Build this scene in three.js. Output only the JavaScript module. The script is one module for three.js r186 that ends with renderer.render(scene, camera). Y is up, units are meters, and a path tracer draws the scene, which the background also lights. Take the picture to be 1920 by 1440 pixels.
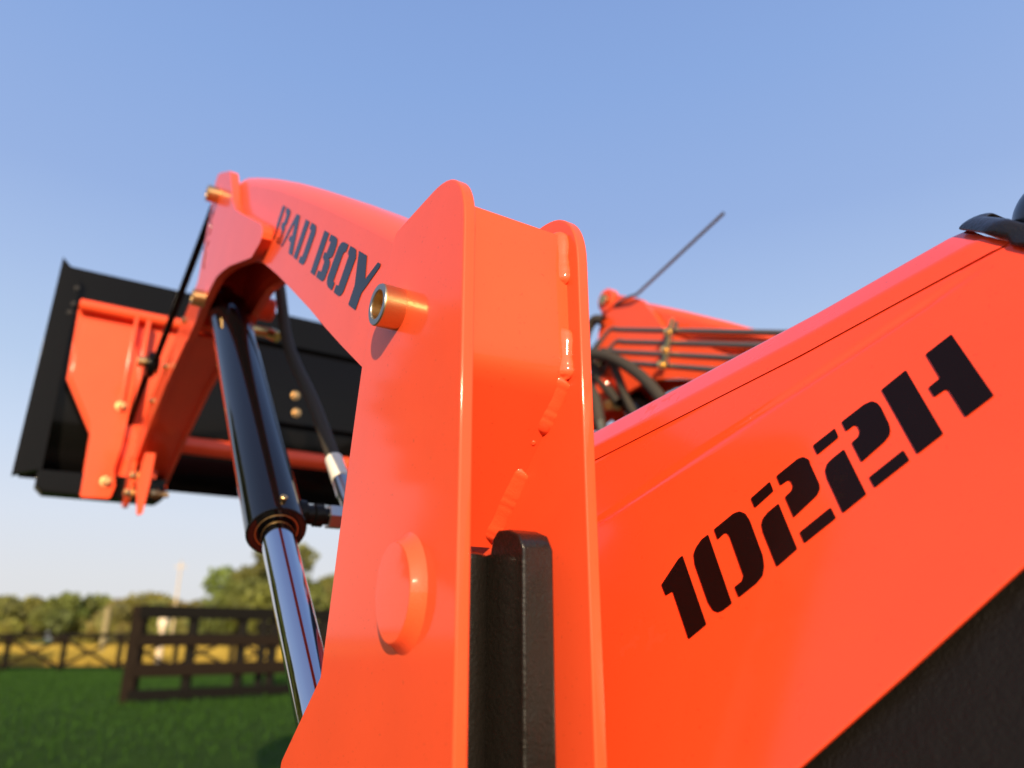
import * as THREE from 'three';
import { mergeGeometries } from 'three/addons/utils/BufferGeometryUtils.js';
import { RoundedBoxGeometry } from 'three/addons/geometries/RoundedBoxGeometry.js';

// ------------------------------------------------------------ camera, sky, sun, exposure
const EYE = 0.9;                                   // metres above the ground
const scene = new THREE.Scene();
const camera = new THREE.PerspectiveCamera(54.43, 4 / 3, 0.02, 900);
camera.position.set(0, EYE, 0);
camera.rotation.set(0.3284, 0, 0);                 // looking up 18.8 degrees
camera.focus = 0.66;
camera.userData.fStop = 3.6;
camera.updateMatrixWorld();

const SUN_DIR = new THREE.Vector3(0.107, 0.319, 0.942).normalize();   // behind the camera, fairly low
const EXPOSURE = 1.35;
const hex = (r, g, b) => new THREE.Color().setRGB(r / 255, g / 255, b / 255, THREE.SRGBColorSpace).multiplyScalar(1 / EXPOSURE);
{
  const W = 1024, H = 512, d = new Float32Array(W * H * 4);
  const stops = [[-90, 66, 62, 46], [-4, 120, 116, 96], [-0.5, 214, 212, 210], [0, 222, 221, 221], [4, 222, 225, 230], [8, 216, 225, 239], [13, 200, 217, 241],
    [18, 181, 204, 236], [24, 163, 189, 231], [30, 146, 175, 225], [40, 131, 165, 221], [60, 104, 140, 204], [90, 84, 120, 188]]
    .map(([e, r, g, b]) => { const c = hex(r, g, b); return [e, c.r, c.g, c.b]; });
  for (let j = 0; j < H; j++) for (let i = 0; i < W; i++) {
    const el = ((j + 0.5) / H - 0.5) * 180, az = ((i + 0.5) / W - 0.5) * Math.PI * 2;
    let k = 0; while (k < stops.length - 2 && el > stops[k + 1][0]) k++;
    const a = stops[k], b = stops[k + 1], t = Math.min(1, Math.max(0, (el - a[0]) / (b[0] - a[0])));
    let c = [0, 1, 2].map(n => a[n + 1] + (b[n + 1] - a[n + 1]) * t);
    const ce = Math.cos(el * Math.PI / 180), v = new THREE.Vector3(Math.cos(az) * ce, Math.sin(el * Math.PI / 180), Math.sin(az) * ce);
    const ang = Math.acos(Math.min(1, Math.max(-1, v.dot(SUN_DIR)))) * 180 / Math.PI;
    if (el > -2) { const g = 1.6 * Math.exp(-ang / 9) + 0.55 * Math.exp(-ang / 36); c = [c[0] + g, c[1] + g * 0.84, c[2] + g * 0.6]; }
    const q = (j * W + i) * 4; d[q] = c[0]; d[q + 1] = c[1]; d[q + 2] = c[2]; d[q + 3] = 1;
  }
  const sky = new THREE.DataTexture(d, W, H, THREE.RGBAFormat, THREE.FloatType);
  sky.mapping = THREE.EquirectangularReflectionMapping; sky.magFilter = THREE.LinearFilter; sky.minFilter = THREE.LinearFilter; sky.needsUpdate = true;
  scene.background = sky; scene.environment = sky; scene.environmentIntensity = 1;
}
const sun = new THREE.DirectionalLight(new THREE.Color(1, 0.79, 0.52), 5);
sun.position.copy(SUN_DIR).multiplyScalar(60); sun.castShadow = true; sun.shadow.radius = 1;
Object.assign(sun.shadow.camera, { left: -40, right: 40, top: 40, bottom: -40, near: 1, far: 200 });
sun.shadow.mapSize.set(4096, 4096);
scene.add(sun, sun.target);

// ------------------------------------------------------------ random numbers, noise textures, materials
let seed = 7;
const rnd = () => { seed = (seed * 1664525 + 1013904223) >>> 0; return seed / 4294967296; };
const rr = (a, b) => a + (b - a) * rnd();
function noiseTile(n, octaves, s0) {               // a repeating fractal noise, 0..1
  const out = new Float32Array(n * n); let amp = 1, sum = 0, cells = s0;
  for (let o = 0; o < octaves; o++, amp *= 0.55, cells *= 2) {
    const g = Float32Array.from({ length: cells * cells }, rnd); sum += amp;
    for (let y = 0; y < n; y++) for (let x = 0; x < n; x++) {
      const fx = x / n * cells, fy = y / n * cells, x0 = fx | 0, y0 = fy | 0, sx = fx - x0, sy = fy - y0;
      const u = sx * sx * (3 - 2 * sx), v = sy * sy * (3 - 2 * sy), x1 = (x0 + 1) % cells, y1 = (y0 + 1) % cells;
      out[y * n + x] += amp * ((g[y0 * cells + x0] * (1 - u) + g[y0 * cells + x1] * u) * (1 - v) + (g[y1 * cells + x0] * (1 - u) + g[y1 * cells + x1] * u) * v);
    }
  }
  for (let i = 0; i < n * n; i++) out[i] /= sum;
  return out;
}
function tex(n, f, per, srgb = false) {            // f(i) -> [r, g, b] 0..1; per = metres per repeat
  const d = new Uint8Array(n * n * 4);
  for (let i = 0; i < n * n; i++) { const c = f(i); for (let k = 0; k < 3; k++) d[i * 4 + k] = Math.max(0, Math.min(255, c[k] * 255)); d[i * 4 + 3] = 255; }
  const t = new THREE.DataTexture(d, n, n); t.wrapS = t.wrapT = THREE.RepeatWrapping; t.magFilter = THREE.LinearFilter; t.minFilter = THREE.LinearMipmapLinearFilter; t.generateMipmaps = true;
  if (srgb) t.colorSpace = THREE.SRGBColorSpace;
  t.repeat.set(1 / per, 1 / per); t.needsUpdate = true; return t;
}
const N1 = noiseTile(512, 5, 8), N2 = noiseTile(512, 4, 64), N3 = noiseTile(512, 6, 4);
const g3 = v => [v, v, v];
const peel = tex(512, i => g3(N2[i]), 0.12);                                         // orange peel of spray paint
const speck = tex(512, i => g3(N3[i] > 0.68 && N2[i] > 0.6 ? 1 : 0.35 + 0.3 * N1[i]), 0.4);
const grain = tex(512, i => g3(0.5 * N2[i] + 0.5 * N1[(i * 7) % 262144]), 0.05);
const wobble = tex(512, i => g3(N1[i]), 0.25);
const dust = tex(1024, i => { const x = i & 1023, y = i >> 10, k = ((y >> 1) << 9) + (x >> 1), n = N1[k], s = N2[(k * 3 + 77) % 262144]; const v = 0.955 + 0.045 * n - (s > 0.80 ? 0.10 : 0); return g3(v); }, 0.5, true);
const scuff = tex(512, i => g3(0.25 + 0.55 * N3[i] + (N2[i] > 0.74 ? 0.35 : 0)), 0.33);
const pitted = tex(512, i => g3(0.6 * N1[i] + 0.4 * N2[i]), 0.11);
const P = o => new THREE.MeshPhysicalMaterial(o);
const rgb = (r, g, b) => new THREE.Color().setRGB(r, g, b);
const orange = P({ color: rgb(0.88, 0.088, 0.025), roughness: 0.5, specularIntensity: 0.3, map: dust, clearcoat: 0.5, clearcoatRoughness: 0.085, bumpMap: peel, bumpScale: 0.00003 });
const hoodPaint = P({ color: rgb(0.86, 0.062, 0.014), roughness: 0.6, specularIntensity: 0.3, map: dust, roughnessMap: speck, clearcoat: 0.7, clearcoatRoughness: 0.14, bumpMap: wobble, bumpScale: 0.00006 });
const castOrange = P({ color: rgb(0.88, 0.088, 0.025), roughness: 0.5, specularIntensity: 0.3, clearcoat: 0.65, clearcoatRoughness: 0.06, bumpMap: grain, bumpScale: 0.0003 });
const blackGloss = P({ color: rgb(0.003, 0.003, 0.0035), roughness: 0.3, specularIntensity: 0, clearcoat: 1, clearcoatRoughness: 0.03, bumpMap: peel, bumpScale: 0.00001 });
const blackPaint = P({ color: rgb(0.0022, 0.002, 0.002), roughness: 0.4, specularIntensity: 0.06, clearcoat: 0.26, clearcoatRoughness: 0.16, clearcoatRoughnessMap: scuff, bumpMap: wobble, bumpScale: 0.0002 });
const blackCast = P({ color: rgb(0.010, 0.008, 0.0065), roughness: 0.4, specularIntensity: 0.4, clearcoat: 0.45, clearcoatRoughness: 0.13, bumpMap: pitted, bumpScale: 0.0016 });
const blackPlastic = P({ color: rgb(0.006, 0.0045, 0.0032), roughness: 0.5, specularIntensity: 0.35, bumpMap: pitted, bumpScale: 0.0011 });
const rubber = P({ color: rgb(0.045, 0.038, 0.029), roughness: 0.72, specularIntensity: 0.5, bumpMap: grain, bumpScale: 0.0004 });
const cowlBlack = P({ color: rgb(0.010, 0.012, 0.018), roughness: 0.35, clearcoat: 0.4, clearcoatRoughness: 0.2 });
const decalNavy = P({ color: rgb(0.006, 0.006, 0.008), roughness: 0.14, specularIntensity: 0.4 });
const decalBlack = P({ color: rgb(0.006, 0.0025, 0.002), roughness: 0.5, specularIntensity: 0.25, roughnessMap: speck });
const brass = P({ color: rgb(0.66, 0.43, 0.19), metalness: 1, roughness: 0.34, bumpMap: grain, bumpScale: 0.0002 });
const zincRim = P({ color: rgb(0.42, 0.40, 0.36), metalness: 1, roughness: 0.35 });
const zincYellow = P({ color: rgb(0.70, 0.52, 0.22), metalness: 1, roughness: 0.3, bumpMap: wobble, bumpScale: 0.0003 });
const steel = P({ color: rgb(0.5, 0.48, 0.46), metalness: 1, roughness: 0.28 });
const chrome = P({ color: rgb(0.62, 0.62, 0.64), metalness: 1, roughness: 0.035 });
const tubeGrey = P({ color: rgb(0.13, 0.115, 0.11), roughness: 0.4, metalness: 0.35 });
const labelWhite = P({ color: rgb(0.74, 0.70, 0.62), roughness: 0.6 });

// ------------------------------------------------------------ geometry helpers.  Machine coordinates: F forward, R to the right, U up from the eye level
const YAW = 33 * Math.PI / 180, cY = Math.cos(YAW), sY = Math.sin(YAW);
const toWorld = (F, R, U) => new THREE.Vector3(-sY * F + cY * R, U + EYE, -cY * F - sY * R);
const V = (F, R, U) => new THREE.Vector3(R, U, -F);
function plain(g) { const q = g.index ? g.toNonIndexed() : g; for (const k of Object.keys(q.attributes)) if (!['position', 'normal', 'uv'].includes(k)) q.deleteAttribute(k); return q; }
function shade(g0, crease = 0.7) {                 // area-weighted normals, sharp past the crease angle; uv in metres from the dominant side
  const g = plain(g0), p = g.attributes.position, n = p.count, fn = [], map = new Map();
  const A = new THREE.Vector3(), B = new THREE.Vector3(), C = new THREE.Vector3();
  for (let f = 0; f < n / 3; f++) { A.fromBufferAttribute(p, 3 * f); B.fromBufferAttribute(p, 3 * f + 1); C.fromBufferAttribute(p, 3 * f + 2); fn.push(B.clone().sub(A).cross(C.clone().sub(A))); }
  const key = i => `${Math.round(p.getX(i) * 4e4)},${Math.round(p.getY(i) * 4e4)},${Math.round(p.getZ(i) * 4e4)}`;
  const keys = []; for (let i = 0; i < n; i++) { const k = key(i); keys.push(k); if (!map.has(k)) map.set(k, []); map.get(k).push((i / 3) | 0); }
  const un = fn.map(v => v.clone().normalize()), nn = new Float32Array(n * 3), uv = new Float32Array(n * 2), cc = Math.cos(crease), s = new THREE.Vector3();
  for (let i = 0; i < n; i++) {
    const f = (i / 3) | 0; s.set(0, 0, 0);
    for (const h of map.get(keys[i])) if (un[h].dot(un[f]) > cc) s.add(fn[h]);
    s.normalize(); nn.set([s.x, s.y, s.z], 3 * i);
    const a = un[f], ax = Math.abs(a.x), ay = Math.abs(a.y), az = Math.abs(a.z), x = p.getX(i), y = p.getY(i), z = p.getZ(i);
    uv.set(ax > ay && ax > az ? [z, y] : ay > az ? [x, z] : [x, y], 2 * i);
  }
  g.setAttribute('normal', new THREE.BufferAttribute(nn, 3)); g.setAttribute('uv', new THREE.BufferAttribute(uv, 2)); return g;
}
function rounded(pts, rad) {                       // a Shape with its corners rounded
  const s = new THREE.Shape(), n = pts.length;
  pts.forEach((p, i) => {
    const a = pts[(i + n - 1) % n], b = pts[(i + 1) % n], r0 = Array.isArray(rad) ? rad[i] : rad;
    const la = Math.hypot(a[0] - p[0], a[1] - p[1]), lb = Math.hypot(b[0] - p[0], b[1] - p[1]), r = Math.min(r0, la * 0.48, lb * 0.48);
    const p1 = [p[0] + (a[0] - p[0]) * r / la, p[1] + (a[1] - p[1]) * r / la], p2 = [p[0] + (b[0] - p[0]) * r / lb, p[1] + (b[1] - p[1]) * r / lb];
    i ? s.lineTo(...p1) : s.moveTo(...p1); s.quadraticCurveTo(p[0], p[1], ...p2);
  });
  s.closePath(); return s;
}
function ext(pts, ra, rb, bev = 0.001, rad = 0, seg = 2, curve = 8) {   // a plate cut in the F-U plane, from ra to rb across
  const r0 = Math.min(ra, rb), r1 = Math.max(ra, rb), shape = rad ? rounded(pts, rad) : new THREE.Shape(pts.map(p => new THREE.Vector2(...p)));
  const g = new THREE.ExtrudeGeometry(shape, { depth: r1 - r0 - 2 * bev, bevelEnabled: bev > 0, bevelThickness: bev, bevelSize: bev, bevelOffset: -bev, bevelSegments: seg, curveSegments: curve });
  return g.translate(0, 0, r0 + bev).rotateY(Math.PI / 2);
}
function face(pts, fa, fb, bev = 0.001, rad = 0, seg = 2) {    // a plate cut in the R-U plane, from fa to fb along
  const f0 = Math.min(fa, fb), f1 = Math.max(fa, fb), shape = rad ? rounded(pts, rad) : new THREE.Shape(pts.map(p => new THREE.Vector2(...p)));
  const g = new THREE.ExtrudeGeometry(shape, { depth: f1 - f0 - 2 * bev, bevelEnabled: bev > 0, bevelThickness: bev, bevelSize: bev, bevelOffset: -bev, bevelSegments: seg, curveSegments: 8 });
  return g.translate(0, 0, -f1 + bev);
}
function turned(p0, p1, prof, seg = 32) {          // lathe: profile [radius, metres along p0 -> p1]
  const a = V(...p0), d = V(...p1).sub(a).normalize();
  const g = new THREE.LatheGeometry(prof.map(q => new THREE.Vector2(Math.max(q[0], 1e-5), q[1])), seg);
  g.applyQuaternion(new THREE.Quaternion().setFromUnitVectors(new THREE.Vector3(0, 1, 0), d)); return g.translate(a.x, a.y, a.z);
}
function rod(p0, p1, r, c = 0.0008, seg = 24) { const L = V(...p0).distanceTo(V(...p1)); return turned(p0, p1, [[0, 0], [r - c, 0], [r, c], [r, L - c], [r - c, L], [0, L]], seg); }
function hose(pts, r, n = 60, seg = 14) { return new THREE.TubeGeometry(new THREE.CatmullRomCurve3(pts.map(p => V(...p)), false, 'centripetal'), n, r, seg); }
function bolt(p, dirF, dirR, r, h) {               // hexagon head with washer, pointing along (dirF, dirR)
  const q = [p[0] + dirF, p[1] + dirR, p[2]], L = Math.hypot(dirF, dirR), k = t => [p[0] + dirF / L * t, p[1] + dirR / L * t, p[2]];
  return [turned(k(0), q, [[0, 0], [r * 1.35, 0], [r * 1.35, h * 0.2], [r, h * 0.22]], 20), turned(k(h * 0.2), q, [[0, 0], [r, 0], [r, h * 0.75], [r * 0.82, h * 0.9], [0, h * 0.9]], 6)];
}
function bead(p0, p1, r, nrm, ripple = 1, n = 46) {            // a weld bead: overlapping ripples along a line, sunk into the joint
  const a = V(...p0), b = V(...p1), d = b.clone().sub(a), L = d.length(); d.normalize();
  const up = V(...nrm).normalize(), side = new THREE.Vector3().crossVectors(d, up).normalize(), pos = [], idx = [], m = 14;
  for (let i = 0; i <= n; i++) {
    const t = i / n, s = t * L, end = Math.sqrt(Math.max(0, 1 - Math.pow(Math.abs(2 * t - 1), 9)));
    const rip = 1 + ripple * (0.12 * Math.abs(Math.sin(s / r * 2.1 + Math.sin(s * 190))) - 0.08) + 0.05 * Math.sin(s * 210 + r * 900), w = r * end * rip * (1 + 0.03 * Math.sin(s * 90 + r * 3e4)) + 1e-5;
    for (let j = 0; j < m; j++) { const th = j / m * Math.PI * 2, q = a.clone().addScaledVector(d, s - 0.25 * r * Math.sin(th)).addScaledVector(side, Math.cos(th) * w * 1.35).addScaledVector(up, Math.sin(th) * w * 0.48); pos.push(q.x, q.y, q.z); }
  }
  for (let i = 0; i < n; i++) for (let j = 0; j < m; j++) { const q = i * m + j, w = i * m + (j + 1) % m; idx.push(q, w, q + m, w, w + m, q + m); }
  const g = new THREE.BufferGeometry(); g.setAttribute('position', new THREE.Float32BufferAttribute(pos, 3)); g.setIndex(idx); return g;
}
function grid(nu, nv, f) {                         // f(u, v) -> [F, R, U]
  const pos = [], idx = [];
  for (let i = 0; i <= nu; i++) for (let j = 0; j <= nv; j++) { const q = f(i / nu, j / nv); pos.push(q[1], q[2], -q[0]); }
  for (let i = 0; i < nu; i++) for (let j = 0; j < nv; j++) { const a = i * (nv + 1) + j, b = a + nv + 1; idx.push(a, b, a + 1, b, b + 1, a + 1); }
  const g = new THREE.BufferGeometry(); g.setAttribute('position', new THREE.Float32BufferAttribute(pos, 3)); g.setIndex(idx); return g;
}
// ------------------------------------------------------------ objects, names, labels
const used = new Map(), org = new Map();
const numbered = n => { const k = used.get(n) ?? 0; used.set(n, k + 1); return k ? `${n}_${String(k).padStart(3, '0')}` : n; };
function tag(o, label, category, group, kind) { o.userData = { ...o.userData, label, category }; if (group) o.userData.group = group; if (kind) o.userData.kind = kind; return o; }
function structure(name, geo, m) { const o = new THREE.Mesh(geo, m); o.name = numbered(name); o.userData.kind = 'structure'; o.castShadow = o.receiveShadow = true; scene.add(o); return o; }
function machine(name, F, R, U, label, category) { // a thing built in machine coordinates; its origin is its base
  const o = new THREE.Group(); o.name = numbered(name); o.position.copy(toWorld(F, R, U)); o.rotation.y = YAW; scene.add(o); org.set(o, V(F, R, U)); return tag(o, label, category);
}
function part(name, geos, m, parent, label, crease = 0.7) {
  const list = (Array.isArray(geos) ? geos : [geos]).map(plain); let g = list.length > 1 ? mergeGeometries(list.map(q => { const z = new THREE.BufferGeometry(); z.setAttribute('position', q.attributes.position); return z; })) : list[0];
  g = shade(g, crease); const o = org.get(parent); g.translate(-o.x, -o.y, -o.z);
  const k = new THREE.Mesh(g, m); k.name = name; k.castShadow = k.receiveShadow = true; if (label) k.userData.label = label; parent.add(k); org.set(k, o); return k;
}
function assembly(name, parent, label) { const k = new THREE.Group(); k.name = name; if (label) k.userData.label = label; parent.add(k); org.set(k, org.get(parent)); return k; }
// lettering outlines, tenths of a millimetre in the F-U plane
const ARM_LETTERS = [
  ['letter_b', [[[10173,6236],[10013,6126],[10474,5775],[10611,5870]],[[9951,6077],[9807,5987],[9698,5897],[9685,5840],[9817,5741],[9917,5745],[9899,5689],[10069,5544],[10148,5557],[10341,5683],[10291,5744],[10179,5681],[10099,5774],[10151,5847],[10090,5897],[9996,5845],[9902,5924],[9967,6010]]]],
  ['letter_a', [[[9335,5654],[9152,5529],[9340,4994],[9554,5136],[9509,5287],[9636,5383],[9564,5416],[9460,5365],[9397,5512],[9429,5537],[9644,5490],[9758,5455],[9948,5418],[10039,5479]]]],
  ['letter_d', [[[8851,5321],[8662,5186],[9096,4822],[9276,4944]],[[8566,5124],[8405,5014],[8343,4951],[8346,4865],[8657,4618],[8718,4597],[8801,4617],[9004,4750],[8946,4806],[8845,4756],[8563,5003],[8636,5072]]]],
  ['letter_b', [[[7985,4723],[7795,4591],[8220,4211],[8406,4337]],[[7723,4540],[7548,4424],[7473,4358],[7472,4292],[7556,4210],[7605,4185],[7723,4221],[7669,4149],[7684,4094],[7816,3987],[7898,3997],[8156,4167],[8099,4228],[7971,4157],[7885,4254],[7961,4342],[7907,4390],[7829,4340],[7706,4425],[7785,4494]]]],
  ['letter_o', [[[7279,4226],[7206,4187],[7078,4097],[7141,4040],[7202,4064],[7248,4044],[7488,3827],[7442,3779],[7515,3724],[7655,3821],[7720,3895],[7715,3970],[7420,4224],[7349,4238]],[[7011,4051],[6857,3945],[6819,3907],[6811,3820],[7120,3548],[7186,3531],[7259,3549],[7446,3673],[7384,3734],[7299,3693],[7040,3944],[7079,3995]]]],
  ['letter_y', [[[6737,3863],[6495,3695],[6499,3429],[6184,3480],[6113,3430],[6130,3405],[6449,3334],[6578,3309],[6714,3173],[6937,3323],[6788,3482]]]],
];
const HOOD_LETTERS = [
  ['digit_one', [[[4329,623],[4006,96],[4139,-7],[4361,346],[4419,315],[4482,403],[4362,599]]]],
  ['digit_zero', [[[4121,771],[3819,237],[3887,190],[3922,178],[3968,192],[4023,251],[4197,541],[4225,624],[4211,681],[4174,736]],[[4074,806],[3920,915],[3870,926],[3816,902],[3769,844],[3621,564],[3600,488],[3602,421],[3642,371],[3770,277],[3818,354],[3763,393],[3756,430],[3923,735],[3954,767],[3979,761],[4024,719]]]],
  ['digit_two', [[[3786,1017],[3642,1130],[3600,1047],[3739,935]],[[3547,945],[3361,590],[3501,476],[3645,741],[3665,798],[3659,843],[3628,884]],[[3592,1167],[3431,1278],[3391,1285],[3347,1257],[3321,1217],[3344,1247],[3244,1049],[3236,1007],[3253,963],[3412,823],[3412,821],[3500,988],[3451,1031],[3446,1064],[3471,1109],[3490,1118],[3549,1084]],[[3356,708],[3145,863],[3100,780],[3311,626]]]],
  ['digit_two', [[[3322,1363],[3165,1468],[3129,1387],[3279,1280]],[[3082,1285],[2902,922],[3054,810],[3189,1082],[3208,1144],[3198,1196],[3161,1231]],[[3117,1509],[2959,1612],[2904,1626],[2864,1601],[2835,1557],[2774,1415],[2763,1365],[2767,1325],[2797,1285],[2948,1162],[3029,1326],[2981,1364],[2975,1400],[2994,1447],[3018,1463],[3076,1424]],[[2890,1042],[2672,1199],[2629,1117],[2848,960]]]],
  ['letter_h', [[[2839,1701],[2675,1815],[2423,1264],[2581,1152]],[[2543,1905],[2377,2014],[2126,1466],[2291,1353],[2392,1576],[2409,1590],[2480,1548],[2520,1632],[2446,1685]]]],
];
// ------------------------------------------------------------ the tractor
const MID = 0.852, GROUND = -EYE;
const tractor = machine('tractor', 0.7, MID, GROUND, 'orange compact tractor with raised front loader arms and black hood numbers', 'tractor');

// hood: side panels lean in towards the top and run up to the rear
const hoodR = (F, U) => 0.4875 - 0.15 * Math.min(F, 0.75) + 0.35 * U + (F > 0.75 ? 0.9 * (F - 0.75) ** 2 - 0.1 * (F - 0.75) : 0);
const lerpTab = (tab, x) => { if (x <= tab[0][0]) return tab[0][1]; for (let i = 1; i < tab.length; i++) if (x <= tab[i][0]) { const a = tab[i - 1], b = tab[i]; return a[1] + (b[1] - a[1]) * (x - a[0]) / (b[0] - a[0]); } return tab[tab.length - 1][1]; };
const gapU = F => lerpTab([[0.16, 0.274], [0.202, 0.2655], [0.277, 0.2435], [0.353, 0.2205], [0.561, 0.167], [0.9, 0.08], [1.3, -0.06]], F);
const creaseU = F => 0.101 + 0.472 * (0.537 - F);
const lowU = F => lerpTab([[0.16, 0.078], [0.202, 0.038], [0.265, -0.021], [0.322, -0.073], [0.42, -0.16], [0.5, -0.21], [0.6, -0.24], [1.3, -0.3]], F);
const mirror = (g, on) => { if (!on) return g; const p = g.attributes.position; for (let i = 0; i < p.count; i++) p.setX(i, 2 * MID - p.getX(i)); const ix = g.index; if (ix) for (let i = 0; i < ix.count; i += 3) { const a = ix.getX(i); ix.setX(i, ix.getX(i + 1)); ix.setX(i + 1, a); } return g; };
const F1 = 1.3, rearF = U => Math.max(-0.02, 0.202 + (Math.min(U, 0.308) - 0.2655) * (U > 0.2655 ? 0.85 : 1.15));   // the hood is cut off aslant at the rear
const panelPoint = (F, t) => {                      // t: 0 tucked under the hood top, 1 lower edge turned in
  const top = gapU(F) - 0.0018, bot = lowU(F);
  if (t < 0.02) return [F, hoodR(F, top) + 0.012 * (1 - t / 0.02), top + 0.001];
  if (t > 0.98) return [F, hoodR(F, bot) + 0.0035 * (t - 0.98) / 0.02, bot];
  const U = top + (bot - top) * (t - 0.02) / 0.96, d = (U - creaseU(F)), fade = Math.min(1, Math.max(0, (F - 0.215) / 0.04));
  return [F, hoodR(F, U) + fade * (0.0024 * Math.exp(-((d / 0.0034) ** 2)) + 0.03 * Math.max(0, d)) - 0.0015 * Math.sin(Math.PI * (t - 0.02) / 0.96), U];
};
const profile = (F, off, n) => {                    // hood top section from the gap up over the roll to the middle
  const R0 = hoodR(F, gapU(F)), U0 = gapU(F), out = [], D = Math.PI / 180, s = 0.014, r1 = 0.020, w = 0.032, r2 = 0.026, a0 = 19.3 * D, a1 = 43 * D, a2 = 84 * D;
  const S1 = Math.sin(a0), C1 = Math.cos(a0), S2 = Math.sin(a1), C2 = Math.cos(a1), P1 = [R0 + s * S1, U0 + s * C1], c1 = [P1[0] + r1 * C1, P1[1] - r1 * S1];
  const P2 = [c1[0] - r1 * C2, c1[1] + r1 * S2], P3 = [P2[0] + w * S2, P2[1] + w * C2], c2 = [P3[0] + r2 * C2, P3[1] - r2 * S2], arc = (c, r, a) => out.push([c[0] - (r + off) * Math.cos(a), c[1] + (r + off) * Math.sin(a)]);
  for (let i = 0; i <= n; i++) {
    const t = i / n;
    if (t <= 0.1) out.push([R0 + (P1[0] - R0) * t * 10 - off * C1, U0 + (P1[1] - U0) * t * 10 + off * S1]);
    else if (t <= 0.3) arc(c1, r1, a0 + (a1 - a0) * (t - 0.1) / 0.2);
    else if (t <= 0.45) { const k = (t - 0.3) / 0.15; out.push([P2[0] + (P3[0] - P2[0]) * k - off * C2, P2[1] + (P3[1] - P2[1]) * k + off * S2]); }
    else if (t <= 0.75) arc(c2, r2, a1 + (a2 - a1) * (t - 0.45) / 0.3);
    else { const k = (t - 0.75) / 0.25, e = [c2[0] - (r2 + off) * Math.cos(a2), c2[1] + (r2 + off) * Math.sin(a2)]; out.push([e[0] + (MID - e[0]) * k, e[1] + (MID - e[0]) * 0.1 * k * (1 - k / 2)]); }
  }
  return out;
};
for (const side of [0, 1]) {
  const sp = part('side_panel', mirror(grid(250, 170, (u, v) => { const Fr = rearF(0.262 + (0.05 - 0.262) * v); return panelPoint(Fr + (F1 - Fr) * u * u, v); }), side), hoodPaint, tractor, side ? undefined : 'orange hood side panel with black model number 1022H', 0.9);
  if (!side) for (const [name, polys] of HOOD_LETTERS) {
    const shapes = polys.map(q => rounded(q.map(p => [p[0] / 1e4, p[1] / 1e4]), 0.0012));
    const g = plain(new THREE.ExtrudeGeometry(shapes, { depth: 0.00025, bevelEnabled: false, curveSegments: 4 }));
    const p = g.attributes.position;
    for (let i = 0; i < p.count; i++) {
      const F = p.getX(i), U = p.getY(i), z = p.getZ(i), top = gapU(F) - 0.0018, t = 0.02 + 0.96 * (U - top) / (lowU(F) - top);
      p.setXYZ(i, panelPoint(F, t)[1] - 0.0007 - z, U, -F);
    }
    part(name, g, decalBlack, sp);
  }
  part('hood_top', mirror(grid(90, 44, (u, v) => {
    const j = Math.round(v * 44), Fr = rearF(profile(0.21, 0, 40)[Math.max(0, j - 4)][1]), F = Fr + (F1 - Fr) * u, rear = Math.max(0, 1 - u / 0.012), pr = profile(F, -0.0015 * rear * rear, 40);
    if (j < 4) { const q = pr[0]; return [F, q[0] + 0.010 * (1 - j / 4) * (1 - j / 4), q[1] - 0.0012 * j / 4 + 0.0015]; }
    return [F, ...pr[j - 4]];
  }), side), hoodPaint, tractor, undefined, 0.9);
  part('cowl_seal', mirror(grid(16, 76, (u, v) => {                        // grained strip over the rear edge of the hood, following its slant
    const a = u * Math.PI * 2, off = 0.0030 + 0.0032 * Math.sin(a), k = v * 76 - 36;
    if (k >= 0) { const at = q => { const i = Math.min(39, k | 0), f = k - i; return [q[i][0] + (q[i + 1][0] - q[i][0]) * f, q[i][1] + (q[i + 1][1] - q[i][1]) * f]; }, F = rearF(at(profile(0.21, 0, 40))[1]), q = at(profile(F, off, 40)); return [F - 0.009 + 0.0105 * Math.cos(a), ...q]; }
    const U = gapU(0.2) + 0.0045 * k; return [rearF(U) - 0.009 + 0.0105 * Math.cos(a), hoodR(rearF(U), U) - off, U];
  }), side), blackCast, tractor, side ? undefined : 'black grained strip over the rear edge of the hood', 1.2);
  part('frame_cover', mirror(grid(30, 20, (u, v) => { const F = -0.1 + 1.2 * u, U = 0.2 - 0.75 * v; return [F, hoodR(Math.max(F, 0.15), Math.max(U, -0.1)) + 0.013, U]; }), side), blackPlastic, tractor, side ? undefined : 'black grained plastic cover below the hood', 0.9);
}
{
  const g = new RoundedBoxGeometry(0.51, 0.14, 0.22, 8, 0.038); g.translate(MID, 0.2735, -0.116);
  part('dash_cowl', g, cowlBlack, tractor, 'dark rounded dash cowl behind the hood', 1.2);
  part('chassis_rail', [ext([[-0.3, -0.62], [1.3, -0.62], [1.3, -0.45], [-0.3, -0.45]], 0.62, 1.08, 0.006)], blackPaint, tractor);
}

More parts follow.
